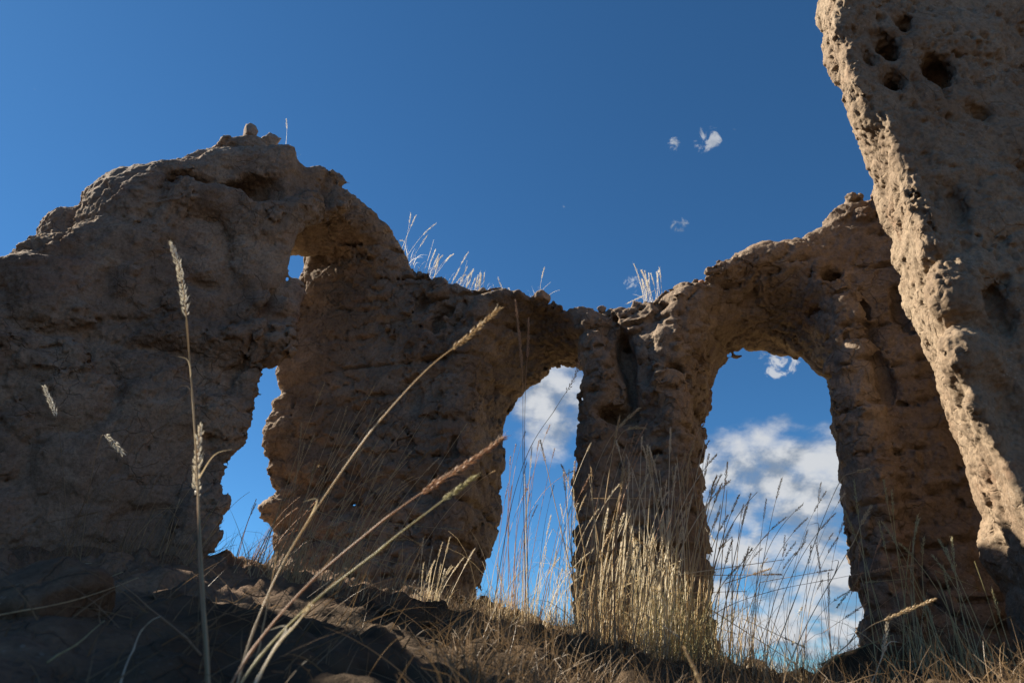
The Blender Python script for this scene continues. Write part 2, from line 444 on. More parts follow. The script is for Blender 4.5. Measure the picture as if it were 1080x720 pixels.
def rock_material(name, c_lo, c_mid, c_hi, bump=.5, stain=(.16, .12, .09), red=(.30, .16, .10)):
    m = bpy.data.materials.new(name); b = NB(nt(m))
    pos = b.n('ShaderNodeNewGeometry').outputs['Position']
    n1 = b.noise(pos, 1.6, 6, .6, .4); n2 = b.noise(pos, 9, 6, .65); n3 = b.noise(pos, 55, 5, .7)
    col = b.ramp(n1, [(.32, c_lo), (.5, c_mid), (.68, c_hi)])
    col = b.mix(b.math('MULTIPLY', b.smooth(n2, .5, .68), .55), col, stain)
    col = b.mix(b.math('MULTIPLY', b.smooth(b.noise(pos, 2.3, 5, .6), .56, .72), .55), col, red)
    dust = b.smooth(b.noise(pos, 3.4, 7, .68, .6), .53, .66)
    col = b.mix(b.math('MULTIPLY', dust, .45), col, tuple(min(.5, v * 1.28) for v in c_hi))
    grain = b.ramp(n3, [(.3, (.62, .62, .62)), (.5, (1, 1, 1)), (.72, (1.25, 1.22, 1.18))])
    col = b.mix(1.0, col, grain, 'MULTIPLY')
    # pale grit and pebbles embedded in the earth
    vo = b.n('ShaderNodeTexVoronoi'); vo.inputs['Scale'].default_value = 48; b.l(pos, vo.inputs['Vector'])
    peb = b.math('MULTIPLY', b.math('LESS_THAN', vo.outputs['Distance'], .20), b.smooth(b.noise(pos, 5, 2), .52, .6))
    col = b.mix(b.math('MULTIPLY', peb, .35), col, (.42, .37, .30))
    h = b.math('ADD', b.math('MULTIPLY', n2, .8), b.math('MULTIPLY', n3, .35))
    h = b.math('ADD', h, b.math('MULTIPLY', b.noise(pos, 150, 3, .7), .12))
    wv = b.n('ShaderNodeTexNoise'); wv.inputs['Scale'].default_value = 6.0; wv.inputs['Detail'].default_value = 4; b.l(pos, wv.inputs['Vector'])
    wp = b.vmath('ADD', pos, b.vmath('MULTIPLY', b.vmath('SUBTRACT', wv.outputs['Color'], (.5, .5, .5)).outputs[0], (.16, .16, .12)).outputs[0]).outputs[0]
    ve = b.n('ShaderNodeTexVoronoi'); ve.feature = 'DISTANCE_TO_EDGE'; ve.inputs['Scale'].default_value = 6.5; b.l(wp, ve.inputs['Vector'])
    jn = b.math('MULTIPLY', b.math('SUBTRACT', 1.0, b.smooth(ve.outputs['Distance'], .0, .035)), b.smooth(b.noise(pos, 2.7, 3), .46, .58))
    h = b.math('SUBTRACT', h, b.math('MULTIPLY', jn, .45))
    col = b.mix(b.math('MULTIPLY', jn, .35), col, stain)
    h = b.math('ADD', h, b.math('MULTIPLY', peb, .10))
    bp = b.n('ShaderNodeBump'); bp.inputs['Strength'].default_value = bump; bp.inputs['Distance'].default_value = .03
    b.l(h, bp.inputs['Height'])
    p = b.n('ShaderNodeBsdfPrincipled'); p.inputs['Roughness'].default_value = .95
    p.inputs['Specular IOR Level'].default_value = .15
    b.l(col, p.inputs['Base Color']); b.l(bp.outputs[0], p.inputs['Normal'])
    b.l(p.outputs[0], b.n('ShaderNodeOutputMaterial').inputs[0])
    return m

def straw_material(name, c1, c2, trans=.35):
    m = bpy.data.materials.new(name); b = NB(nt(m))
    oi = b.n('ShaderNodeObjectInfo'); pos = b.n('ShaderNodeNewGeometry').outputs['Position']
    k = b.math('ADD', b.math('MULTIPLY', oi.outputs['Random'], .55), b.math('MULTIPLY', b.noise(pos, 30, 2), .45))
    col = b.mix(k, c1, c2)
    d = b.n('ShaderNodeBsdfDiffuse'); t = b.n('ShaderNodeBsdfTranslucent'); g = b.n('ShaderNodeBsdfGlossy'); g.inputs['Roughness'].default_value = .45
    b.l(col, d.inputs[0]); b.l(col, t.inputs[0])
    x = b.n('ShaderNodeMixShader'); x.inputs[0].default_value = trans; b.l(d.outputs[0], x.inputs[1]); b.l(t.outputs[0], x.inputs[2])
    y = b.n('ShaderNodeMixShader'); y.inputs[0].default_value = .05; b.l(x.outputs[0], y.inputs[1]); b.l(g.outputs[0], y.inputs[2])
    b.l(y.outputs[0], b.n('ShaderNodeOutputMaterial').inputs[0])
    return m

M_WALL = rock_material('earth_masonry', (.20, .145, .107), (.27, .203, .15), (.345, .268, .198), stain=(.15, .112, .085), red=(.26, .15, .10), bump=.7)
M_ARCADE = rock_material('shade_toned_arcade_masonry', (.165, .121, .089), (.225, .169, .125), (.29, .225, .167), stain=(.115, .088, .068), red=(.20, .118, .08), bump=.75)  # earth masonry darkened; the arcade's shade is put into the colour
M_WALL_PALE = rock_material('pale_earth_masonry', (.19, .135, .092), (.235, .175, .122), (.285, .22, .155), stain=(.16, .112, .076), red=(.25, .145, .09), bump=.5)
M_STONE = rock_material('loose_stone', (.20, .15, .11), (.28, .21, .16), (.34, .27, .21), bump=.4)
M_STONE_RED = rock_material('reddish_stone', (.36, .20, .13), (.42, .25, .17), (.5, .33, .23), bump=.4)
M_SOIL = rock_material('dry_soil', (.15, .096, .062), (.20, .132, .088), (.26, .18, .122), bump=.7, stain=(.11, .075, .053), red=(.23, .11, .07))
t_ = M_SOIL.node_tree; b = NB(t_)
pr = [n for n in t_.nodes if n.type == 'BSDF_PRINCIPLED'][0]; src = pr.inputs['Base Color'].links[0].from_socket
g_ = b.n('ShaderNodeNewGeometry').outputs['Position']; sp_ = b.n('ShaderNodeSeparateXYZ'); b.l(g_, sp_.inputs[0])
humus_shade = b.smooth(b.math('ADD', sp_.outputs[0], b.math('MULTIPLY', b.math('SUBTRACT', b.noise(g_, 1.3, 5), .5), 1.6)), -1.2, -.4)
src = b.mix(humus_shade, src, b.ramp(b.noise(g_, 7, 6), [(.35, (.045, .03, .018)), (.65, (.10, .068, .042))]))  # dark matted-grass soil toward the right; also paints shade into the colour
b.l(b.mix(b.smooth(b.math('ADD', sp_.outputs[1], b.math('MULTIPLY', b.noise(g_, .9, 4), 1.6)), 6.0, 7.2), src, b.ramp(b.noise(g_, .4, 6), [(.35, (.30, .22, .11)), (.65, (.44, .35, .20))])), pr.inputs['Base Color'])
M_STRAW = straw_material('dry_straw', (.52, .38, .20), (.74, .60, .38), .45)
M_STRAW_PALE = straw_material('pale_straw', (.74, .64, .46), (.88, .82, .68), .55)
M_STRAW_RED = straw_material('reddish_straw', (.46, .26, .14), (.60, .40, .23), .4)
M_STRAW_GREEN = straw_material('greenish_straw', (.44, .41, .19), (.64, .56, .33), .45)
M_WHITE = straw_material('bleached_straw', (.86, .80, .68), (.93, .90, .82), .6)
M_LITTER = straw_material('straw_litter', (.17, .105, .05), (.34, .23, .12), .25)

# ------------------------------------------------------------------ the ruin
H = 0.024
def base_main(X, Y, Z):
    d = smin(A1.sdf(X, Y, Z), AR.sdf(X, Y, Z), .10)
    return smin(d, LW.sdf(X, Y, Z), .08) - .028
def smooth_main(p):
    return sstep(-p[:, 0], 1.35, 1.75) * .9
f, lo = grid_field((-5.6, 2.2, -.45), (3.5, 6.7, 4.75), H, base_main, .24, cav_main, smooth_main)
V, Q = largest(*surface_nets(f, lo, H))
V, Q = refine(V, Q, fine_rock)
del f
cx = V[Q].mean(1).astype(np.float32)
dl = LW.sdf(*cx.T); d1 = A1.sdf(*cx.T); d3 = AR.sdf(*cx.T)
S1, _ = A1.coords(cx[:, 0], cx[:, 1]); S3, _ = AR.coords(cx[:, 0], cx[:, 1])
is_left = (dl < np.minimum(d1, d3))
MAINV = V
lw = empty('ruined_wall', (-2.6, 3.9, .5), 'massive eroded earth wall on the left with a dark cavity below its peak', 'wall')
mesh_np('wall_body', V, Q[is_left], M_WALL, lw, lw.location)
arc = empty('ruined_arcade', (.8, 4.3, .2), 'crumbling earth arcade of three arches joining the left wall to the tall right wall', 'ruin')
rest = ~is_left
def s_of(px, py): return AR.hit(px, py)[0]
z2 = AR.hit(560, 430)[1]; z3 = AR.hit(830, 430)[1]
s2a, s2b = s_of(486, 420), s_of(632, 400); s3a, s3b = s_of(718, 400), s_of(884, 400)
zz = cx[:, 2]
one = rest & (d1 <= d3) & (S1 < .93) & (zz > 2.55)
two = rest & ~one & (S3 > s2a) & (S3 < s2b) & (zz > z2)
three = rest & ~one & (S3 > s3a) & (S3 < s3b) & (zz > z3)
left_pier = rest & ~one & ~two & (S3 < .5 * (s2a + s2b))
mid_pier = rest & ~one & ~two & ~three & ~left_pier & (S3 < .5 * (s3a + s3b))
right_pier = rest & ~one & ~two & ~three & ~left_pier & ~mid_pier
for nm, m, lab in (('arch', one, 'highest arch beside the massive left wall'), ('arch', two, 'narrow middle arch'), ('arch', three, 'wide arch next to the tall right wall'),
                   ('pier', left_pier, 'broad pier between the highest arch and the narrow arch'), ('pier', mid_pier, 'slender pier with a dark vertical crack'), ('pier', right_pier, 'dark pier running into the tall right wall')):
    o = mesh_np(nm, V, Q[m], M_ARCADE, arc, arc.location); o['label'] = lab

LX = Piece((-3.85, -2.4), (-0.01, 1.0), (-0.9, 0.0), .12)  # added out of view; crest shaped to shade the ground and spare stems
pz = [(-.5, -1.1), (-.5, 3.4), (.4, 3.8), (2.0, 4.0), (4.0, 4.1), (4.9, 4.0), (5.0, 3.45), (5.4, 3.45), (5.5, 4.1), (5.75, 3.95), (5.95, 3.62), (6.15, 3.25), (6.3, 2.8), (6.35, -1.1)]
LX.setup(pz, pz)
# bores cut along the sun direction so single rays reach chosen stems
sun_bores = [(at_y(188, 275, 1.6), .07), (at_y(197, 320, 1.6), .06), (at_y(209, 470, 1.5), .06), (at_y(209, 505, 1.5), .06), (at_y(50, 413, 2.65), .08), (at_y(119, 466, 2.5), .08), (at_y(40, 598, 3.0), .06),
          (at_y(300, 640, 1.2), .05), (at_y(222, 660, 1.5), .04), (at_y(470, 372, 1.3), .06), (at_y(505, 340, 1.3), .06), (at_y(300, 610, 1.25), .05), (at_y(345, 520, 1.3), .05), (at_y(400, 445, 1.3), .05), (at_y(440, 400, 1.3), .05), (at_y(275, 660, 1.15), .05), (at_y(290, 680, 1.1), .05), (at_y(310, 655, 1.12), .05),
          (at_y(460, 512, 1.2), .05), (at_y(500, 485, 1.2), .05), (at_y(400, 556, 1.2), .05)]
def base_shade_wall(X, Y, Z):
    d = LX.sdf(X, Y, Z)
    for c_, r_ in sun_bores:
        x, y, z = X - c_[0], Y - c_[1], Z - c_[2]
        t = x * sd[0] + y * sd[1] + z * sd[2]
        d = np.maximum(d, r_ + .02 - np.sqrt(np.maximum(x * x + y * y + z * z - t * t, 0)))
    return d.astype(np.float32)
f, lo = grid_field((-5.4, -3.4, -.9), (-3.4, 4.5, 4.7), .05, base_shade_wall, .3, [], lambda p: np.full(len(p), .8, np.float32), .5)
V, Q = surface_nets(f, lo, .05)
o = mesh_np('unseen_shade_wall', V, Q, M_WALL, lw, lw.location)

f, lo = grid_field((1.45, 1.9, -.4), (4.2, 3.9, 5.4), .018, lambda X, Y, Z: RW.sdf(X, Y, Z) - .01, .20, cav_right, lambda p: np.full(len(p), .75, np.float32), .55)
V, Q = largest(*surface_nets(f, lo, .018))
def fine_right(p):
    q = p * np.array([1, 1, .55], np.float32)
    gate = sstep(vnoise(p, 3.1, 51.0) + .4 * vnoise(p, 8, 55.0), -.25, .45)
    st = p * np.array([1, 1, .22], np.float32)
    a1, a2, cid = cells(p * np.array([1, 1, .8], np.float32), 26.0, 3.0)
    e = sstep(a2 - a1, 0, .25)
    return (.006 * vnoise(st, 24, 1.0) + .004 * vnoise(st, 55, 2.0) + .003 * vnoise(p, 110, 3.0) + (.005 * cid * e + .005 * (e - .8))
            - (.028 * sstep(vnoise(q, 30, 4.0) + .3 * vnoise(q, 70, 9.0), .40, .75) + .014 * sstep(vnoise(q, 58, 14.0), .42, .75)) * gate)
V, Q = refine(V, Q, fine_right)
del f
rw = mesh_np('ruined_wall', V, Q, M_WALL_PALE)
tag(rw, 'tall pitted earth wall at the right edge with a strip of sunlight down its side', 'wall')
RIGHTV = V

def top_z(x, y, rad=.03):
    m = (np.abs(MAINV[:, 0] - x) < rad) & (np.abs(MAINV[:, 1] - y) < rad)
    return MAINV[m, 2].max() if m.any() else None

# ------------------------------------------------------------------ ground
AZ = np.array([-180, -95, -60, -41, -30, -23, -17, -9, -3, 4.4, 11.5, 15.5, 19.9, 24, 30, 45, 95, 180.])
ZF = np.array([-.2, .2, .55, .62, .66, .67, .68, .60, .48, .30, .17, .14, .04, .06, .12, .1, -.1, -.2])
RF = np.array([6, 6, 5.2, 4.75, 4.6, 4.7, 5.0, 5.0, 4.75, 4.45, 4.25, 4.15, 4.1, 4.0, 3.7, 3.6, 5, 6.])
def ground_z(x, y, rough=True):
    x = np.asarray(x, float); y = np.asarray(y, float)
    r = np.hypot(x, y); az = np.degrees(np.arctan2(x, y))
    zf = np.interp(az, AZ, ZF); rf = np.interp(az, AZ, RF)
    k = r / rf
    near = -.30 + (zf + .30) * np.clip(k, 0, 1) ** .92
    over = np.maximum(r - rf - .55, 0)
    z = near - .40 * over ** 1.35 / (1 + .055 * over ** 1.0) * np.where(over > 0, 1, 0)
    z = np.maximum(z, -7 - 1.5 * np.sin(r * .01))
    if rough:
        p = np.stack([x, y, np.zeros_like(x)], -1).reshape(-1, 3).astype(np.float32)
        w = p + np.stack([vnoise(p, 2, 1.), vnoise(p, 2, 5.), 0 * p[:, 0]], 1) * .12
        n = .09 * (np.abs(vnoise(w * np.array([1, 1.6, 1], np.float32), 2.2, 3.)) - .35) + .055 * (np.abs(vnoise(w, 5.1, 8.)) - .35) + .030 * vnoise(p, 11, 4.) + .016 * vnoise(p, 23, 2.) + .008 * vnoise(p, 47, 2.)
        c1, c2, ci = cells(w, 6.0, 3.0)
        n = n + (.035 * (sstep(c2 - c1, 0, .2) - .7) + .03 * ci) * sstep(vnoise(p, 1.6, 15.0), -.3, .2)
        c1, c2, ci = cells(w, 17.0, 9.0)
        n = n + (.012 * (sstep(c2 - c1, 0, .2) - .7) + .012 * ci) * sstep(vnoise(p, 2.6, 25.0), -.3, .2)
        c1, c2, ci = cells(p, 31.0, 19.0)
        n = n + .012 * np.maximum(ci - .35, 0) * sstep(.45 - c1, 0, .2)
        z = z + n.reshape(x.shape) * np.clip(k * 1.6, .15, 1) * np.clip(1 - over / 8, 0, 1)
    return z
def spread(a, b, h, far):
    core = np.arange(a, b + h / 2, h)
    g = []; s = h; v = 0
    while v < far: s *= 1.22; v += s; g.append(v)
    g = np.array(g)
    return np.concatenate([a - g[::-1], core, b + g])
gx = spread(-3.6, 3.4, .02, 900); gy = spread(.9, 5.6, .02, 900)
X, Y = np.meshgrid(gx, gy, indexing='ij')
Z = ground_z(X, Y)
V = np.stack([X, Y, Z], -1).reshape(-1, 3)
ny = len(gy)
i, j = np.meshgrid(np.arange(len(gx) - 1), np.arange(ny - 1), indexing='ij')
a = (i * ny + j).ravel()
Q = np.stack([a, a + ny, a + ny + 1, a + 1], 1)
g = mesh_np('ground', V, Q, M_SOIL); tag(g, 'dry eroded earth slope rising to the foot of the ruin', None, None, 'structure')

# ------------------------------------------------------------------ stones
def stone(pos, size, mat, label, seed, group=None, squash=(1, 1, 1), rot=0.0):
    import bmesh
    bm = bmesh.new(); bmesh.ops.create_icosphere(bm, subdivisions=4, radius=1.0)
    co = np.array([v.co[:] for v in bm.verts], np.float32)
    q = co * .9 + seed * 3.7
    n = 1 + .22 * vnoise(q, 1.1, 1.0) + .18 * (np.abs(vnoise(q, 2.3, 4.0)) * 1.6 - .4) + .06 * vnoise(q, 5, 7.0) + .03 * vnoise(q, 11, 3.0)
    r_ = np.random.default_rng(seed)
    for _ in range(9):
        nn = r_.normal(size=3); nn /= np.linalg.norm(nn); lim = r_.uniform(.55, .85)
        ov = np.maximum(co @ nn - lim, 0); co = co - ov[:, None] * nn
    n = 1 + (n - 1) * .45
    box = np.ones(len(co))
    co = co * (n * box)[:, None] * np.array(squash) * size
    cr, sr = math.cos(rot), math.sin(rot)
    co = np.stack([co[:, 0] * cr - co[:, 2] * sr, co[:, 1], co[:, 0] * sr + co[:, 2] * cr], 1)
    for v, c_ in zip(bm.verts, co): v.co = c_
    for f_ in bm.faces: f_.smooth = True
    me = bpy.data.meshes.new('loose_stone'); bm.to_mesh(me); bm.free(); me.materials.append(mat)
    o = link('loose_stone', me); o.location = pos
    return tag(o, label, 'stone', group)
def crest_pos(pc, px, py, t):
    p = pc.hit(px, py, t)[2]; return p
def sit(pc, px, py, t, h):
    p = crest_pos(pc, px, py, t); z = top_z(p[0], p[1])
    if z is None: z = p[2]
    return (p[0], p[1], z + h)
def stone_on(pc, px, py, t, size, mat, label, seed, squash=(1, 1, 1), rot=0):
    return stone(sit(pc, px, py, t, -size * squash[2] * (.0 if pc is LW else .08)), size, mat, label, seed, 'loose stones on top of the ruin', squash, rot)
stone_on(LW, 262, 148, .12, .08, M_STONE, 'upright narrow stone standing on the peak of the left wall', 1, (.8, .8, 1.25), .1)
stone_on(LW, 286, 148, .12, .085, M_STONE, 'leaning pointed stone on the right shoulder of the left wall peak', 2, (.9, .9, 1.2), -.4)
stone_on(AR, 572, 307, .06, .065, M_STONE, 'round pale stone on the crest above the narrow middle arch', 3, (1, 1, 1))
stone_on(AR, 507, 308, .06, .05, M_STONE, 'small dark stone at the low dip beside the crest grass', 4, (1, 1, .8))
stone_on(AR, 634, 315, .06, .04, M_STONE, 'smallest rounded stone on the crest left of the dark crack', 5, (1, 1, .9))
stone_on(AR, 671, 324, .06, .055, M_STONE, 'squarish upright stone on the crest just left of the pale crest tuft', 6, (.85, .9, 1.1), .15)
stone_on(AR, 738, 296, .10, .035, M_STONE_RED, 'small reddish stone on the crest at the left shoulder of the wide arch', 7, (1, 1, .75))
stone_on(AR, 655, 323, .08, .045, M_STONE, 'flat low stone in the notch above the dark crack', 8, (1.2, 1, .6))

def rock_at(px, r, size, label, seed, squash, mat=M_SOIL):
    a = ray(px, 690); x, y = a[0] / math.hypot(a[0], a[1]) * r, a[1] / math.hypot(a[0], a[1]) * r
    o = stone((x, y, float(ground_z(x, y)) + size * squash[2] * .25), size, mat, label, seed, 'rocks bedded in the slope', squash)
    o.name = 'rock'; return o
rock_at(20, 2.0, .13, 'dark rock bedded in the slope at the lower left corner', 11, (1.3, 1, .7))
rock_at(165, 2.3, .06, 'small pale rock half buried beside the bent grey straw at lower left', 12, (1.2, 1, .6))
rock_at(420, 2.8, .09, 'rough rock in the slope below the broad pier', 13, (1.4, 1, .6))
rock_at(935, 3.3, .22, 'dark mound of rubble at the foot of the wide arch, right side', 15, (1.3, .9, .55))

# ------------------------------------------------------------------ grass
def frame(t):
    t = t / (np.linalg.norm(t) + 1e-9)
    a = np.cross(t, (0, 0, 1.0)) if abs(t[2]) < .95 else np.cross(t, (1.0, 0, 0))
    a /= np.linalg.norm(a); return a, np.cross(t, a)
def tube(path, r0, r1, sides=4):
    V = []; Fc = []; n = len(path)
    for k in range(n):
        t = path[min(k + 1, n - 1)] - path[max(k - 1, 0)]
        a, b = frame(t); r = r0 + (r1 - r0) * k / (n - 1)
        for s in range(sides):
            w = 2 * math.pi * s / sides; V.append(path[k] + r * (math.cos(w) * a + math.sin(w) * b))
    for k in range(n - 1):
        for s in range(sides):
            q = (s + 1) % sides; Fc.append((k * sides + s, k * sides + q, (k + 1) * sides + q, (k + 1) * sides + s))
    return V, Fc
def ribbon(path, w0, w1, up):
    V = []; Fc = []; n = len(path)
    for k in range(n):
        t = path[min(k + 1, n - 1)] - path[max(k - 1, 0)]
        a = np.cross(t, up); a /= np.linalg.norm(a) + 1e-9
        c_ = np.cross(a, t); c_ /= np.linalg.norm(c_) + 1e-9
        f_ = k / (n - 1); w = (w0 + (w1 - w0) * f_) * .5
        V += [path[k] - a * w, path[k] - c_ * w * .35, path[k] + a * w]
    for k in range(n - 1):
        o = 3 * k; Fc += [(o, o + 1, o + 4, o + 3), (o + 1, o + 2, o + 5, o + 4)]
    return V, Fc
def spikelet(c, d, L, w, V, Fc):
    a, b = frame(d); o = len(V)
    V.append(c); m = c + d * L * .42
    for s in range(4):
        q = math.pi / 2 * s; V.append(m + w * (math.cos(q) * a + math.sin(q) * b))
    V.append(c + d * L)
    for s in range(4):
        q = (s + 1) % 4
        Fc.append((o, o + 1 + q, o + 1 + s)); Fc.append((o + 5, o + 1 + s, o + 1 + q))
def head_mesh(path, rnd, dens=1.0, fat=1.0, open_=.35):
    """a spike of overlapping spikelets along the last bit of the stalk"""
    V = []; Fc = []
    L = sum(np.linalg.norm(path[k + 1] - path[k]) for k in range(len(path) - 1))
    n = max(10, int(L / .0026 * dens))
    seg = len(path) - 1
    for k in range(n):
        f_ = (k + rnd.random() * .5) / n
        x = f_ * seg; i = min(int(x), seg - 1); p = path[i] + (path[i + 1] - path[i]) * (x - i)
        t = path[i + 1] - path[i]; t = t / np.linalg.norm(t)
        a, b = frame(t); w = k * 2.4 + rnd.random() * .8
        env = (math.sin(math.pi * min(1, .12 + .88 * f_) ** .8) * .8 + .25)
        clump = .65 + .55 * abs(math.sin(f_ * 9 + rnd.random() * .4))
        o = (math.cos(w) * a + math.sin(w) * b)
        d = t + o * open_ * (.6 + .8 * rnd.random()); d /= np.linalg.norm(d)
        spikelet(p + o * .0021 * fat * env * clump * rnd.uniform(.5, 1.2), d, .0125 * rnd.uniform(.55, 1.2) * fat ** .4, .00165 * fat ** .6 * clump, V, Fc)
        if rnd.random() < .3: spikelet(p + o * .0021 * fat * env, d, .022 * fat ** .4, .0004, V, Fc)
    return V, Fc
def pymesh(name, V, Fc, mat, parent, offset, smooth=False):
    me = bpy.data.meshes.new(name); o_ = np.asarray(offset)
    me.from_pydata([tuple(np.asarray(v) - o_) for v in V], [], Fc); me.materials.append(mat)
    if smooth: me.polygons.foreach_set('use_smooth', [True] * len(Fc))
    return link(name, me, parent)
def spline(pts, n):
    pts = [np.asarray(p, float) for p in pts]
    P = [2 * pts[0] - pts[1]] + pts + [2 * pts[-1] - pts[-2]]
    out = []
    m = len(pts) - 1
    for k in range(n + 1):
        x = k / n * m; i = min(int(x), m - 1); t = x - i
        a, b, c_, d = P[i], P[i + 1], P[i + 2], P[i + 3]
        out.append(.5 * (2 * b + (c_ - a) * t + (2 * a - 5 * b + 4 * c_ - d) * t * t + (3 * b - a - 3 * c_ + d) * t ** 3))
    return out
def sub(path, a, b):
    n = len(path) - 1; i0 = int(round(a * n)); i1 = int(round(b * n)); return path[i0:i1 + 1]

def curve_stalk(base, h, lean, az, bend, rnd, n=14):
    """base, height, lean at the root and extra bend at the tip, towards az"""
    out = [np.array(base, float)]; seg = h / n
    wob = rnd.uniform(-.05, .05)
    for k in range(n):
        f_ = (k + .5) / n; a = lean + bend * f_ ** 1.8
        w = az + wob * math.sin(f_ * 5)
        out.append(out[-1] + seg * np.array([math.sin(a) * math.cos(w), math.sin(a) * math.sin(w), math.cos(a)]))
    return out

def tuft(base, label, n, hmin, hmax, seed, mat=None, matb=None, spread_=.12, lean=.12, az=0.0, bend=.35, headp=.8, blades=60, group='dry grass tufts', r=.0021, headlen=(.07, .13), aj=.8, bh=.5, fat=1.0, yspread=None):
    mat = mat or M_STRAW; matb = matb or mat
    rnd = random.Random(seed)
    root = empty('grass_tuft', base, label, 'grass tuft', group)
    for k in range(n):
        b = np.array(base) + np.array([rnd.gauss(0, spread_), rnd.gauss(0, yspread if yspread is not None else spread_ * .6), 0])
        b[2] = tuft.floor(b, base)
        h = rnd.uniform(hmin, hmax); 
        path = curve_stalk(b - np.array([0, 0, .03]), h, rnd.gauss(lean, .10), az + rnd.gauss(0, aj), rnd.gauss(bend, .25), rnd, 16)
        hl = rnd.uniform(*headlen) / h if rnd.random() < headp else 0
        if h > .4 and rnd.random() < .14:
            kb = rnd.randint(6, 11); w_ = az + rnd.gauss(0, 1.2); a_ = rnd.uniform(1.1, 2.2); seg = h / 16
            for q in range(kb + 1, 17): path[q] = path[q - 1] + seg * np.array([math.sin(a_) * math.cos(w_), math.sin(a_) * math.sin(w_), math.cos(a_)])
        st = pymesh('stalk', *tube(path, r * rnd.uniform(.8, 1.25), r * .45, 4), mat, root, base, True)
        if hl:
            a = max(.3, 1 - hl)
            hp = sub(path, a, 1.0)
            if len(hp) >= 2:
                o = pymesh('seed_head', *head_mesh(hp, rnd, .75, fat), mat, st, base)
    if blades:
        V = []; Fc = []
        for k in range(blades):
            b = np.array(base) + np.array([rnd.gauss(0, spread_ * 1.1), rnd.gauss(0, (yspread if yspread is not None else spread_ * .6) * 1.1), 0])
            b[2] = tuft.floor(b, base)
            h = rnd.uniform(.25, 1) * hmax * bh
            path = curve_stalk(b - np.array([0, 0, .02]), h, abs(rnd.gauss(.2, .2)), az + rnd.gauss(0, 1.5), rnd.gauss(.7, .5), rnd, 6)
            v, f_ = ribbon(path, .0042 * rnd.uniform(.6, 1.2), .0006, np.array([rnd.uniform(-1, 1), rnd.uniform(-1, 1), .3]))
            o = len(V); V += v; Fc += [tuple(q + o for q in t) for t in f_]
        bl = pymesh('leaf_blades', V, Fc, matb, root, base); bl['kind'] = 'stuff'
    return root
def ground_floor(b, base): return float(ground_z(b[0], b[1]))
def crest_floor(b, base):
    z = top_z(b[0], b[1], .04); return base[2] if z is None or abs(z - base[2]) > .35 else z
def gpos(px, r, py=660):
    a = ray(px, py); k = r / math.hypot(a[0], a[1]); x, y = a[0] * k, a[1] * k
    return (x, y, float(ground_z(x, y)))

tuft.floor = ground_floor
G_PIER = 'sunlit grass tufts in front of the slender pier'
tuft(gpos(628, 3.5), 'sparse sunlit tuft at the left edge of the slender pier, tallest stalk upright', 18, .55, 1.18, 101, M_STRAW, M_STRAW, .06, .05, 0, .22, .9, 70, G_PIER, r=.0030, fat=1.5)
tuft(gpos(662, 3.55), 'sunlit tuft before the middle of the slender pier, seed heads upright', 30, .45, 1.1, 102, M_STRAW_PALE, M_STRAW, .08, .10, 0, .2, .85, 110, G_PIER, r=.0030, fat=1.5)
tuft(gpos(696, 3.6), 'densest sunlit tuft before the slender pier, stalks leaning right', 46, .45, 1.15, 103, M_STRAW_PALE, M_STRAW_GREEN, .09, .16, 0, .12, .8, 130, G_PIER, r=.0030, fat=1.5, aj=.4)
tuft(gpos(730, 3.65), 'sunlit tuft at the right edge of the slender pier, leaning into the wide arch', 36, .5, 1.12, 104, M_STRAW, M_STRAW_GREEN, .08, .14, 0, .15, .85, 110, G_PIER, r=.0030, fat=1.5, aj=.4)
tuft(gpos(650, 3.4), 'thin brown tuft with long bent heads rising above the slender pier grass', 7, .95, 1.25, 105, M_STRAW_RED, M_STRAW, .07, .18, 0, .35, 1, 0, G_PIER, aj=.5)

G_ARCH = 'grass tufts growing in the arch openings'
tuft(gpos(545, 4.2), 'dark stalks against the sky in the left half of the narrow arch', 18, .7, 1.25, 111, M_STRAW_RED, M_STRAW, .10, .10, 0, .55, .9, 60, G_ARCH)
tuft(gpos(585, 4.0), 'pale thin stalks against the sky in the right half of the narrow arch', 22, .45, 1.15, 112, M_STRAW_PALE, M_STRAW, .10, .12, 0, .45, .8, 80, G_ARCH)
tuft(gpos(530, 3.9), 'low tangled tuft at the left foot of the narrow arch', 8, .25, .5, 113, M_STRAW_PALE, M_STRAW, .10, .3, 0, .6, .5, 120, G_ARCH)
tuft(gpos(775, 3.7), 'leaning stalks in the left third of the wide arch', 16, .55, 1.1, 114, M_STRAW, M_STRAW, .10, .22, 0, .5, .95, 50, G_ARCH, aj=.5)
tuft(gpos(815, 3.6), 'fine feathery stalks in the middle of the wide arch', 16, .5, .95, 115, M_STRAW_PALE, M_STRAW, .12, .2, 0, .5, .95, 40, G_ARCH, r=.0012, aj=.9)
tuft(gpos(860, 3.4), 'thin dark stalks in the right third of the wide arch', 12, .45, .85, 116, M_STRAW_RED, M_STRAW, .12, .2, .3, .4, .9, 30, G_ARCH, r=.0013)
tuft(gpos(262, 4.55), 'dark tangled tuft in the foot of the slit beside the left wall', 14, .25, .6, 117, M_STRAW_RED, M_LITTER, .12, .3, .2, .7, .4, 140, G_ARCH)

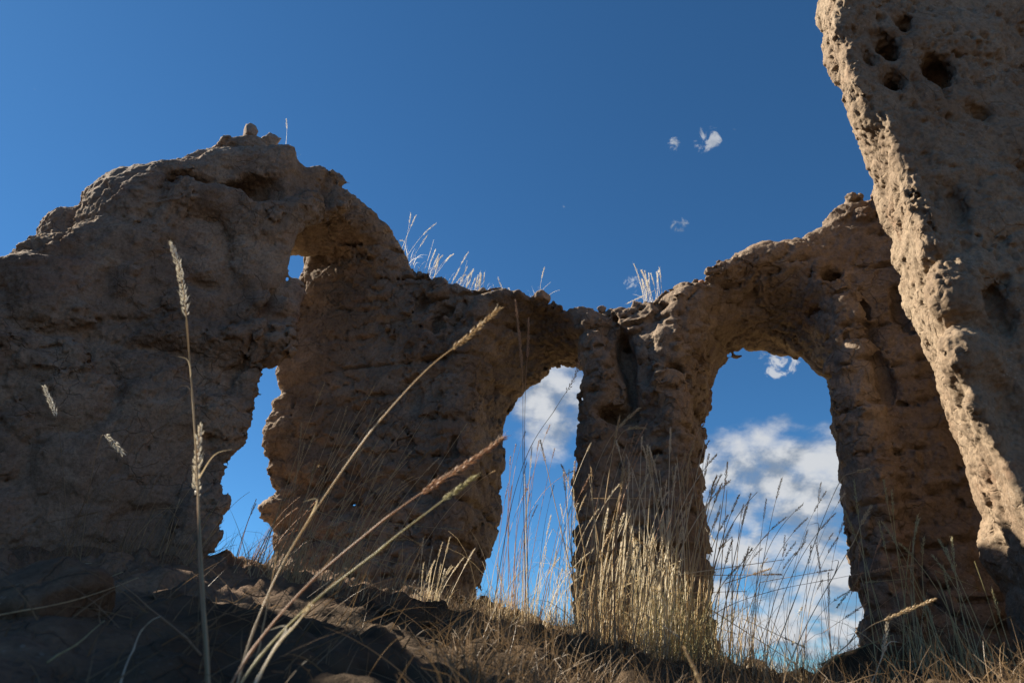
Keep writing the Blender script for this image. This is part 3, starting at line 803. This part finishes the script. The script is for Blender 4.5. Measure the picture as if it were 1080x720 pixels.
G_FOOT = 'grass tufts along the foot of the walls'
tuft(gpos(300, 3.5), 'wispy straw tuft leaning right at the left foot of the broad pier', 26, .6, 1.1, 121, M_STRAW, M_STRAW, .10, .25, .1, .35, .8, 70, G_FOOT, aj=.35)
tuft(gpos(350, 3.5), 'wispy straw tuft fanning across the middle of the broad pier', 24, .5, 1.0, 122, M_STRAW, M_STRAW, .10, .28, .1, .35, .85, 60, G_FOOT, aj=.35)
tuft(gpos(450, 3.9), 'small bright tuft at the right foot of the broad pier', 16, .22, .42, 123, M_STRAW_PALE, M_STRAW, .07, .2, 0, .25, .95, 50, G_FOOT, aj=.8)
tuft(gpos(408, 3.8), 'short fuzzy tuft at the middle foot of the broad pier', 8, .2, .4, 124, M_STRAW, M_LITTER, .09, .2, 0, .4, .6, 90, G_FOOT)
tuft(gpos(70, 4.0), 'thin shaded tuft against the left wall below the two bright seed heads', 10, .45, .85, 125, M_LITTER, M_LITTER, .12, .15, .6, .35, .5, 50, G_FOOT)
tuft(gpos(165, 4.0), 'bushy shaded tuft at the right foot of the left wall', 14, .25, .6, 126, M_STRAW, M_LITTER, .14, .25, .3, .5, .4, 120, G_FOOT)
tuft(gpos(965, 3.0), 'greenish shaded tuft at the foot of the dark right pier, heads fanning out', 18, .45, .82, 127, M_STRAW_GREEN, M_STRAW_GREEN, .07, .05, 1.6, .2, .8, 60, G_FOOT, aj=1.6)
tuft(gpos(1015, 2.8), 'short shaded tuft in the corner of the dark right pier and the tall right wall', 8, .3, .55, 128, M_STRAW_GREEN, M_STRAW_GREEN, .07, .05, 1.6, .3, .7, 40, G_FOOT, aj=1.6)

tuft.floor = crest_floor
G_TOP = 'white sunlit grass tufts on top of the ruin'
def ctuft(pc, px, py, label, seed, n, h0, h1, az=0.0, lean=.2, t=.45, sp=.05, **kw):
    p = sit(pc, px, py, t * .45, -.01); n = int(n * 1.15); h0 *= 1.05; h1 *= 1.15
    return tuft(p, label, n, h0, h1, seed, M_WHITE, M_WHITE, sp, lean, az, .25, .95, 14, G_TOP, headlen=(.08, .16), aj=.7, yspread=.03, r=.0016, fat=1.3, **kw)
ctuft(LW, 303, 165, 'single tall stalk behind the peak of the left wall', 131, 2, .28, .40, 0, .02, .5, .01)
ctuft(AR, 432, 272, 'bending crest tuft highest on the slope of the broad pier', 132, 5, .24, .38, 0, .45, .4, .04)
ctuft(AR, 455, 287, 'crest tuft halfway down the slope of the broad pier', 133, 7, .22, .36, 0, .3, .4, .07)
ctuft(AR, 478, 297, 'crest tuft low on the slope of the broad pier', 134, 7, .20, .32, 0, .35, .4, .06)
ctuft(AR, 500, 305, 'brightest dense crest tuft behind the small dark stone', 135, 10, .16, .26, 0, .15, .4, .05)
ctuft(AR, 530, 300, 'short sparse crest tuft left of the round pale stone', 136, 4, .16, .26, 2.6, .35, .4, .05)
ctuft(AR, 566, 303, 'two leaning stalks beside the round pale stone', 137, 3, .18, .28, 0, .6, .4, .02)
ctuft(AR, 688, 316, 'fan shaped crest tuft between the squarish stone and the wide arch', 138, 14, .24, .36, 1.6, .05, .4, .05)

# foreground stalks: (points as px, py, distance along y), head fraction
def reed(label, pts, head, mat, r=.0021, fat=1.6, name='tall_grass', group='single tall grasses near the camera', seed=1, headmat=None, leaf=None, dens=1.0, open_=.35):
    P = [at_y(x, y, d) for x, y, d in pts]
    base = P[0]
    root = empty(name, base, label, 'tall grass', group)
    path = spline(P, 40); rnd = random.Random(seed)
    nodes = [int(40 * f_) for f_ in (.16 + .05 * rnd.random(), .36 + .07 * rnd.random(), .57 + .06 * rnd.random())]
    off = np.zeros(3); drift = np.zeros(3)
    for k in range(41):
        if k in nodes: drift = np.array([rnd.uniform(-1, 1), 0, rnd.uniform(-.6, .6)]) * .0009
        off = off * .93 + drift; path[k] = path[k] + off
    tv, tf = tube(path, r * .95, r * .45, 6)
    for k in nodes:
        for kk, g_ in ((k, 1.5), (k - 1, 1.25), (k - 2, 1.2)):
            for q in range(6):
                if kk >= 0: tv[kk * 6 + q] = path[kk] + (tv[kk * 6 + q] - path[kk]) * g_
    pymesh('stalk', tv, tf, mat, root, base, True)
    k = nodes[1]; a0 = path[k]; t0 = path[k + 1] - path[k]; t0 = t0 / np.linalg.norm(t0); sd_ = rnd.choice((-1, 1))
    if name == 'tall_grass' and head and pts[0][1] > 700:
        L_ = rnd.uniform(.06, .11)
        q = [a0, a0 + t0 * L_ * .6 + np.array([sd_ * .012, .004, 0]), a0 + t0 * L_ * .75 + np.array([sd_ * .045, .01, -.012])]
        pymesh('leaf', *ribbon(spline(q, 10), .0042, .0005, np.array([.2, -1, .1])), M_LITTER if rnd.random() < .5 else mat, root, base)
    if head: pymesh('seed_head', *head_mesh(sub(path, head, 1.0), rnd, dens, fat, open_), headmat or mat, root, base)
    if leaf:
        for k, (f_, L, dx, dz) in enumerate(leaf):
            p0 = path[int(f_ * 40)]
            q = [p0, p0 + np.array([dx * .4, .01, dz * .6]) * L, p0 + np.array([dx, .03, dz * .75]) * L]
            pymesh('leaf', *ribbon(spline(q, 8), .004, .0005, np.array([.2, -1, .1])), mat, root, base)
    return root
reed('tallest upright stem at left, bright seed head high before the left wall', [(223, 790, 1.02), (219, 700, 1.16), (212, 560, 1.38), (206, 440, 1.54), (201, 380, 1.6), (197, 335, 1.6), (192, 300, 1.6), (186, 275, 1.6), (179, 256, 1.6)], .63, M_STRAW, .0028, 2.2, seed=1, headmat=M_WHITE, leaf=[(.45, .10, -.5, .9), (.3, .12, .5, .8)])
reed('shorter upright stem beside the tallest one, thick bright head at mid height', [(221, 780, 1.04), (217, 690, 1.2), (212, 590, 1.4), (209, 525, 1.5), (209, 490, 1.5), (213, 450, 1.5)], .60, M_STRAW_RED, .0026, 2.2, seed=2, headmat=M_WHITE)
reed('longest leaning stem across the broad pier, golden head pointing upper right', [(240, 760, 1.05), (266, 668, 1.2), (300, 590, 1.3), (345, 520, 1.3), (400, 445, 1.3), (450, 388, 1.3), (490, 355, 1.3), (524, 324, 1.3)], .80, M_STRAW, .0019, 1.3, seed=3)
reed('lower leaning stem with a long reddish head ending at the narrow arch', [(215, 770, 1.0), (270, 680, 1.12), (330, 612, 1.2), (390, 562, 1.2), (440, 524, 1.2), (485, 495, 1.2), (529, 463, 1.2)], .68, M_STRAW_RED, .0019, 1.3, seed=4)
reed('lower leaning stem with bare greenish tip just under the reddish head', [(222, 770, 1.0), (280, 684, 1.12), (335, 628, 1.18), (400, 575, 1.18), (450, 540, 1.18), (500, 505, 1.18)], .86, M_STRAW_GREEN, .0018, 1.0, seed=5)
reed('thick pale straw stub leaning right at the bottom, left of centre', [(250, 755, 1.0), (290, 684, 1.1), (312, 655, 1.15), (324, 636, 1.15)], .75, M_STRAW_PALE, .0022, 1.0, seed=6)
reed('short pale straw blade leaning right beside the longest leaning stem', [(268, 700, 1.3), (280, 660, 1.3), (287, 620, 1.3), (293, 578, 1.3)], None, M_STRAW, .0016, seed=7)
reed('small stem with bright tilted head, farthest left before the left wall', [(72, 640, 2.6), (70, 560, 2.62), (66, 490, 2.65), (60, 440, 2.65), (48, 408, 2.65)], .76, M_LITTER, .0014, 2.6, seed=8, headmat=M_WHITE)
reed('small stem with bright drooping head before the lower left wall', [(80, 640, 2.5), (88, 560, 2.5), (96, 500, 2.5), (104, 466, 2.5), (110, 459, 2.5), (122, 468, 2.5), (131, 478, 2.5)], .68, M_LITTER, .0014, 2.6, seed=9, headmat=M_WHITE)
reed('upper of two arched straws lying across the lower left corner', [(-40, 645, 1.5), (0, 637, 1.55), (60, 626, 1.72), (105, 613, 1.75), (132, 603, 1.8)], None, M_STRAW_GREEN, .0018, seed=10)
reed('lower of two arched straws lying across the lower left corner', [(-40, 655, 1.4), (0, 648, 1.42), (60, 636, 1.5), (110, 622, 1.66), (146, 609, 1.7)], None, M_STRAW, .0018, seed=11)
reed('orange straw slanting down to the foot of the tallest stem', [(212, 690, 1.3), (180, 655, 1.4), (150, 632, 1.5), (122, 614, 1.6)], None, M_STRAW_RED, .0022, seed=12)
reed('short greenish straw slanting up at the lower left corner', [(50, 698, 1.2), (75, 680, 1.28), (95, 667, 1.33), (113, 655, 1.4)], None, M_STRAW_GREEN, .0018, seed=13)
reed('curved grey straw bending over near the bottom left', [(120, 760, 1.05), (131, 700, 1.2), (144, 672, 1.3), (158, 654, 1.3), (168, 648, 1.3)], None, M_STRAW_PALE, .0016, seed=14)
reed('bright straw lying flat along the crest at the left edge', [(-30, 596, 3.0), (20, 597, 3.0), (48, 599, 3.0), (80, 602, 3.0), (86, 596, 3.0), (96, 595, 3.0)], None, M_STRAW_PALE, .0026, seed=15)
reed('blurred thick tan straw at the bottom edge right of centre', [(744, 735, 1.1), (736, 712, 1.1), (727, 695, 1.1), (718, 676, 1.1)], None, M_STRAW, .0032, seed=16)
reed('left of two brown stems whose heads stand before the narrow arch soffit', [(556, 690, 3.0), (553, 560, 3.0), (552, 470, 3.0), (551, 400, 3.0), (549, 360, 3.0), (545, 316, 3.0)], .66, M_STRAW_RED, .0017, 1.7, seed=17)
reed('right of two brown stems whose heads stand before the narrow arch soffit', [(558, 690, 3.1), (556, 560, 3.1), (554, 470, 3.1), (555, 400, 3.1), (557, 370, 3.1), (558, 335, 3.1)], .74, M_STRAW_RED, .0017, 1.6, seed=18)
reed('dark branching stem slanting over the sky of the narrow arch', [(520, 640, 3.0), (540, 530, 3.0), (560, 470, 3.0), (585, 430, 3.0), (605, 400, 3.0), (612, 380, 3.0)], .70, M_STRAW_RED, .0017, 1.8, seed=19, open_=.6, dens=.6)
reed('golden stem whose head crosses the upper right jamb of the wide arch', [(800, 730, 2.6), (835, 640, 2.6), (862, 560, 2.6), (885, 508, 2.6), (897, 499, 2.6), (914, 495, 2.6)], .84, M_STRAW, .0016, 1.5, seed=20)
reed('golden stem whose forked head touches the middle right jamb of the wide arch', [(820, 730, 2.5), (850, 660, 2.5), (880, 605, 2.5), (900, 570, 2.5), (908, 552, 2.5), (918, 534, 2.5)], .78, M_STRAW, .0016, 1.6, seed=21)
reed('nearly level bright head reaching right across the dark right pier', [(840, 735, 2.3), (880, 690, 2.3), (915, 662, 2.3), (945, 650, 2.3), (988, 633, 2.3)], .66, M_STRAW, .0016, 1.5, seed=22)
reed('long bowed dark stem crossing the wide arch low down from the slender pier', [(735, 660, 2.8), (770, 638, 2.8), (820, 622, 2.8), (870, 612, 2.8), (920, 602, 2.8), (965, 595, 2.8)], .80, M_STRAW_RED, .0014, 1.4, seed=23)
reed('bright stem with upright head at the lower right jamb of the wide arch', [(915, 735, 2.3), (925, 700, 2.3), (930, 680, 2.3), (933, 655, 2.3)], .55, M_STRAW_PALE, .0015, 1.5, seed=24)
reed('curled golden stem arching over the slender pier, left of a pair', [(600, 700, 2.9), (612, 600, 2.9), (625, 510, 2.9), (640, 468, 2.9), (655, 446, 2.9), (672, 430, 2.9)], .74, M_STRAW, .0016, 1.6, seed=25)
reed('curled golden stem arching over the slender pier, right of a pair', [(608, 700, 2.9), (622, 590, 2.9), (636, 500, 2.9), (652, 462, 2.9), (665, 452, 2.9), (682, 452, 2.9)], .76, M_STRAW, .0016, 1.6, seed=26)

# short dry growth and litter carpeting the slope: uncountable
V = []; Fc = []
rnd = random.Random(5)
pts = []
while len(pts) < 20000:
    px = rnd.uniform(-60, 1500); a = ray(px, 660); r = rnd.uniform(1.0, 5.2)
    h_ = math.hypot(a[0], a[1]); x, y = a[0] / h_ * r, a[1] / h_ * r
    d = .5 + .5 * float(_T[int(x * 7) & 63, int(y * 7) & 63, 3])
    dens = .04 + .20 * d
    if r < 2.2 and px < 460: dens *= .35
    if px > 470: dens = .55 + .45 * d
    if r > 3.2: dens += .25
    if rnd.random() < dens: pts.append((x, y, px, 0))
while len(pts) < 20350:
    px = rnd.uniform(-20, 520); a = ray(px, 660); r = rnd.uniform(1.25, 4.2); h_ = math.hypot(a[0], a[1])
    pts.append((a[0] / h_ * r, a[1] / h_ * r, px, 1))
zs = ground_z(np.array([p[0] for p in pts]), np.array([p[1] for p in pts]))
for (x, y, px, long), z in zip(pts, zs):
    if long:
        L = rnd.uniform(.10, .30); path = curve_stalk((x, y, z - .01), L, rnd.uniform(.6, 1.35), rnd.uniform(-1.2, 1.2) + (3.14 if rnd.random() < .3 else 0), rnd.uniform(-.1, .6), rnd, 6); wd = .0032
    else:
        L = rnd.uniform(.04, .15) * (1.25 if px > 470 else .7); path = curve_stalk((x, y, z - .01), L, abs(rnd.gauss(.5, .4)), rnd.uniform(0, 6.28), rnd.gauss(.6, .6), rnd, 4); wd = .0036
    v, f_ = ribbon(path, wd * rnd.uniform(.5, 1.2), .0006, np.array([rnd.uniform(-1, 1), rnd.uniform(-1, 1), .3]))
    o = len(V); V += v; Fc += [tuple(q + o for q in t) for t in f_]
dg = pymesh('dry_grass', V, Fc, M_LITTER, None, (0, 0, 0)); tag(dg, 'short dry grass and straw litter carpeting the slope', 'dry grass', None, 'stuff')

# ------------------------------------------------------------------ light and sky
sl = bpy.data.lights.new('sun', 'SUN'); sl.energy = 5.0; sl.angle = R(.5); sl.color = (1.0, .90, .74)
so = link('sun', sl); so.rotation_euler = (-sd).to_track_quat('-Z', 'Y').to_euler(); so.location = sd * 30

w = bpy.data.worlds.new('World'); sc.world = w; w.use_nodes = True
b = NB(w.node_tree); w.node_tree.nodes.clear()
sky = b.n('ShaderNodeTexSky'); sky.sky_type = 'NISHITA'; sky.sun_disc = False
sky.sun_elevation = R(SUN_EL); sky.sun_rotation = R(SUN_AZ); sky.altitude = 1800; sky.air_density = .9; sky.dust_density = .15; sky.ozone_density = 2.5
D = b.n('ShaderNodeTexCoord').outputs['Generated']
D = b.vmath('NORMALIZE', D).outputs[0]
sep = b.n('ShaderNodeSeparateXYZ'); b.l(D, sep.inputs[0])
dz = b.math('MAXIMUM', sep.outputs[2], 0.0)
k = b.math('DIVIDE', 1.0, b.math('ADD', dz, .50))
comb = b.n('ShaderNodeCombineXYZ')
b.l(b.math('MULTIPLY', sep.outputs[0], k), comb.inputs[0]); b.l(b.math('MULTIPLY', sep.outputs[1], k), comb.inputs[1])
pl_ = comb.outputs[0]
def cloud_noise(vec):
    a = b.noise(vec, 6.5, 8, .6, .2); c_ = b.noise(vec, 13.0, 6, .6)
    return b.math('ADD', b.math('MULTIPLY', a, .72), b.math('MULTIPLY', c_, .28))
off = b.vmath('ADD', pl_, (-.045, -.075, 0)).outputs[0]
na = cloud_noise(pl_); nb_ = cloud_noise(off)
# the cloud bank stands low in the sky to the right; a smaller piece behind the middle arch
def blob(px, py, c_in, c_out):
    d = ray(px, py); d = d / np.linalg.norm(d)
    dp = b.vmath('DOT_PRODUCT', D, tuple(d)).outputs['Value']
    return b.smooth(dp, math.cos(R(c_out)), math.cos(R(c_in)))
bank = b.math('MULTIPLY', b.math('SUBTRACT', 1.0, b.smooth(sep.outputs[2], .27, .40)), b.smooth(sep.outputs[0], .10, .24))
piece = blob(590, 425, 1.5, 7.0)
cover = b.math('MAXIMUM', bank, b.math('MULTIPLY', piece, 1.0))
dens = b.math('ADD', na, b.math('MULTIPLY', cover, .46))
cl = b.smooth(dens, .79, 1.04)
for px, py, ri, ro in ((746, 148, .08, 1.6), (717, 236, .05, 1.2), (712, 153, .03, .9), (825, 383, .3, 2.2), (668, 298, .1, 1.15)):
    m_ = blob(px, py, ri, ro)
    cl = b.math('MAXIMUM', cl, b.math('MULTIPLY', b.smooth(b.math('ADD', b.math('MULTIPLY', m_, .75), b.math('MULTIPLY', b.math('SUBTRACT', b.noise(D, 48, 6, .68, .6), .5), 2.9)), .60, 1.05), .85))
lit = b.smooth(b.math('SUBTRACT', na, nb_), -.12, .08)
ccol = b.mix(lit, (1.9, 2.35, 3.0), (5.0, 5.2, 5.5))
scol = b.mix(1.0, sky.outputs[0], (.40, .80, 1.0), 'MULTIPLY')
fin = b.mix(cl, scol, ccol)
bg = b.n('ShaderNodeBackground'); bg.inputs['Strength'].default_value = .052
b.l(fin, bg.inputs[0]); b.l(bg.outputs[0], b.n('ShaderNodeOutputWorld').inputs[0])

sc.view_settings.view_transform = 'Standard'; sc.view_settings.look = 'None'
sc.view_settings.exposure = 1.3; sc.view_settings.gamma = 1.0
sc.cycles.max_bounces = 6; sc.cycles.diffuse_bounces = 4; sc.cycles.use_denoising = True
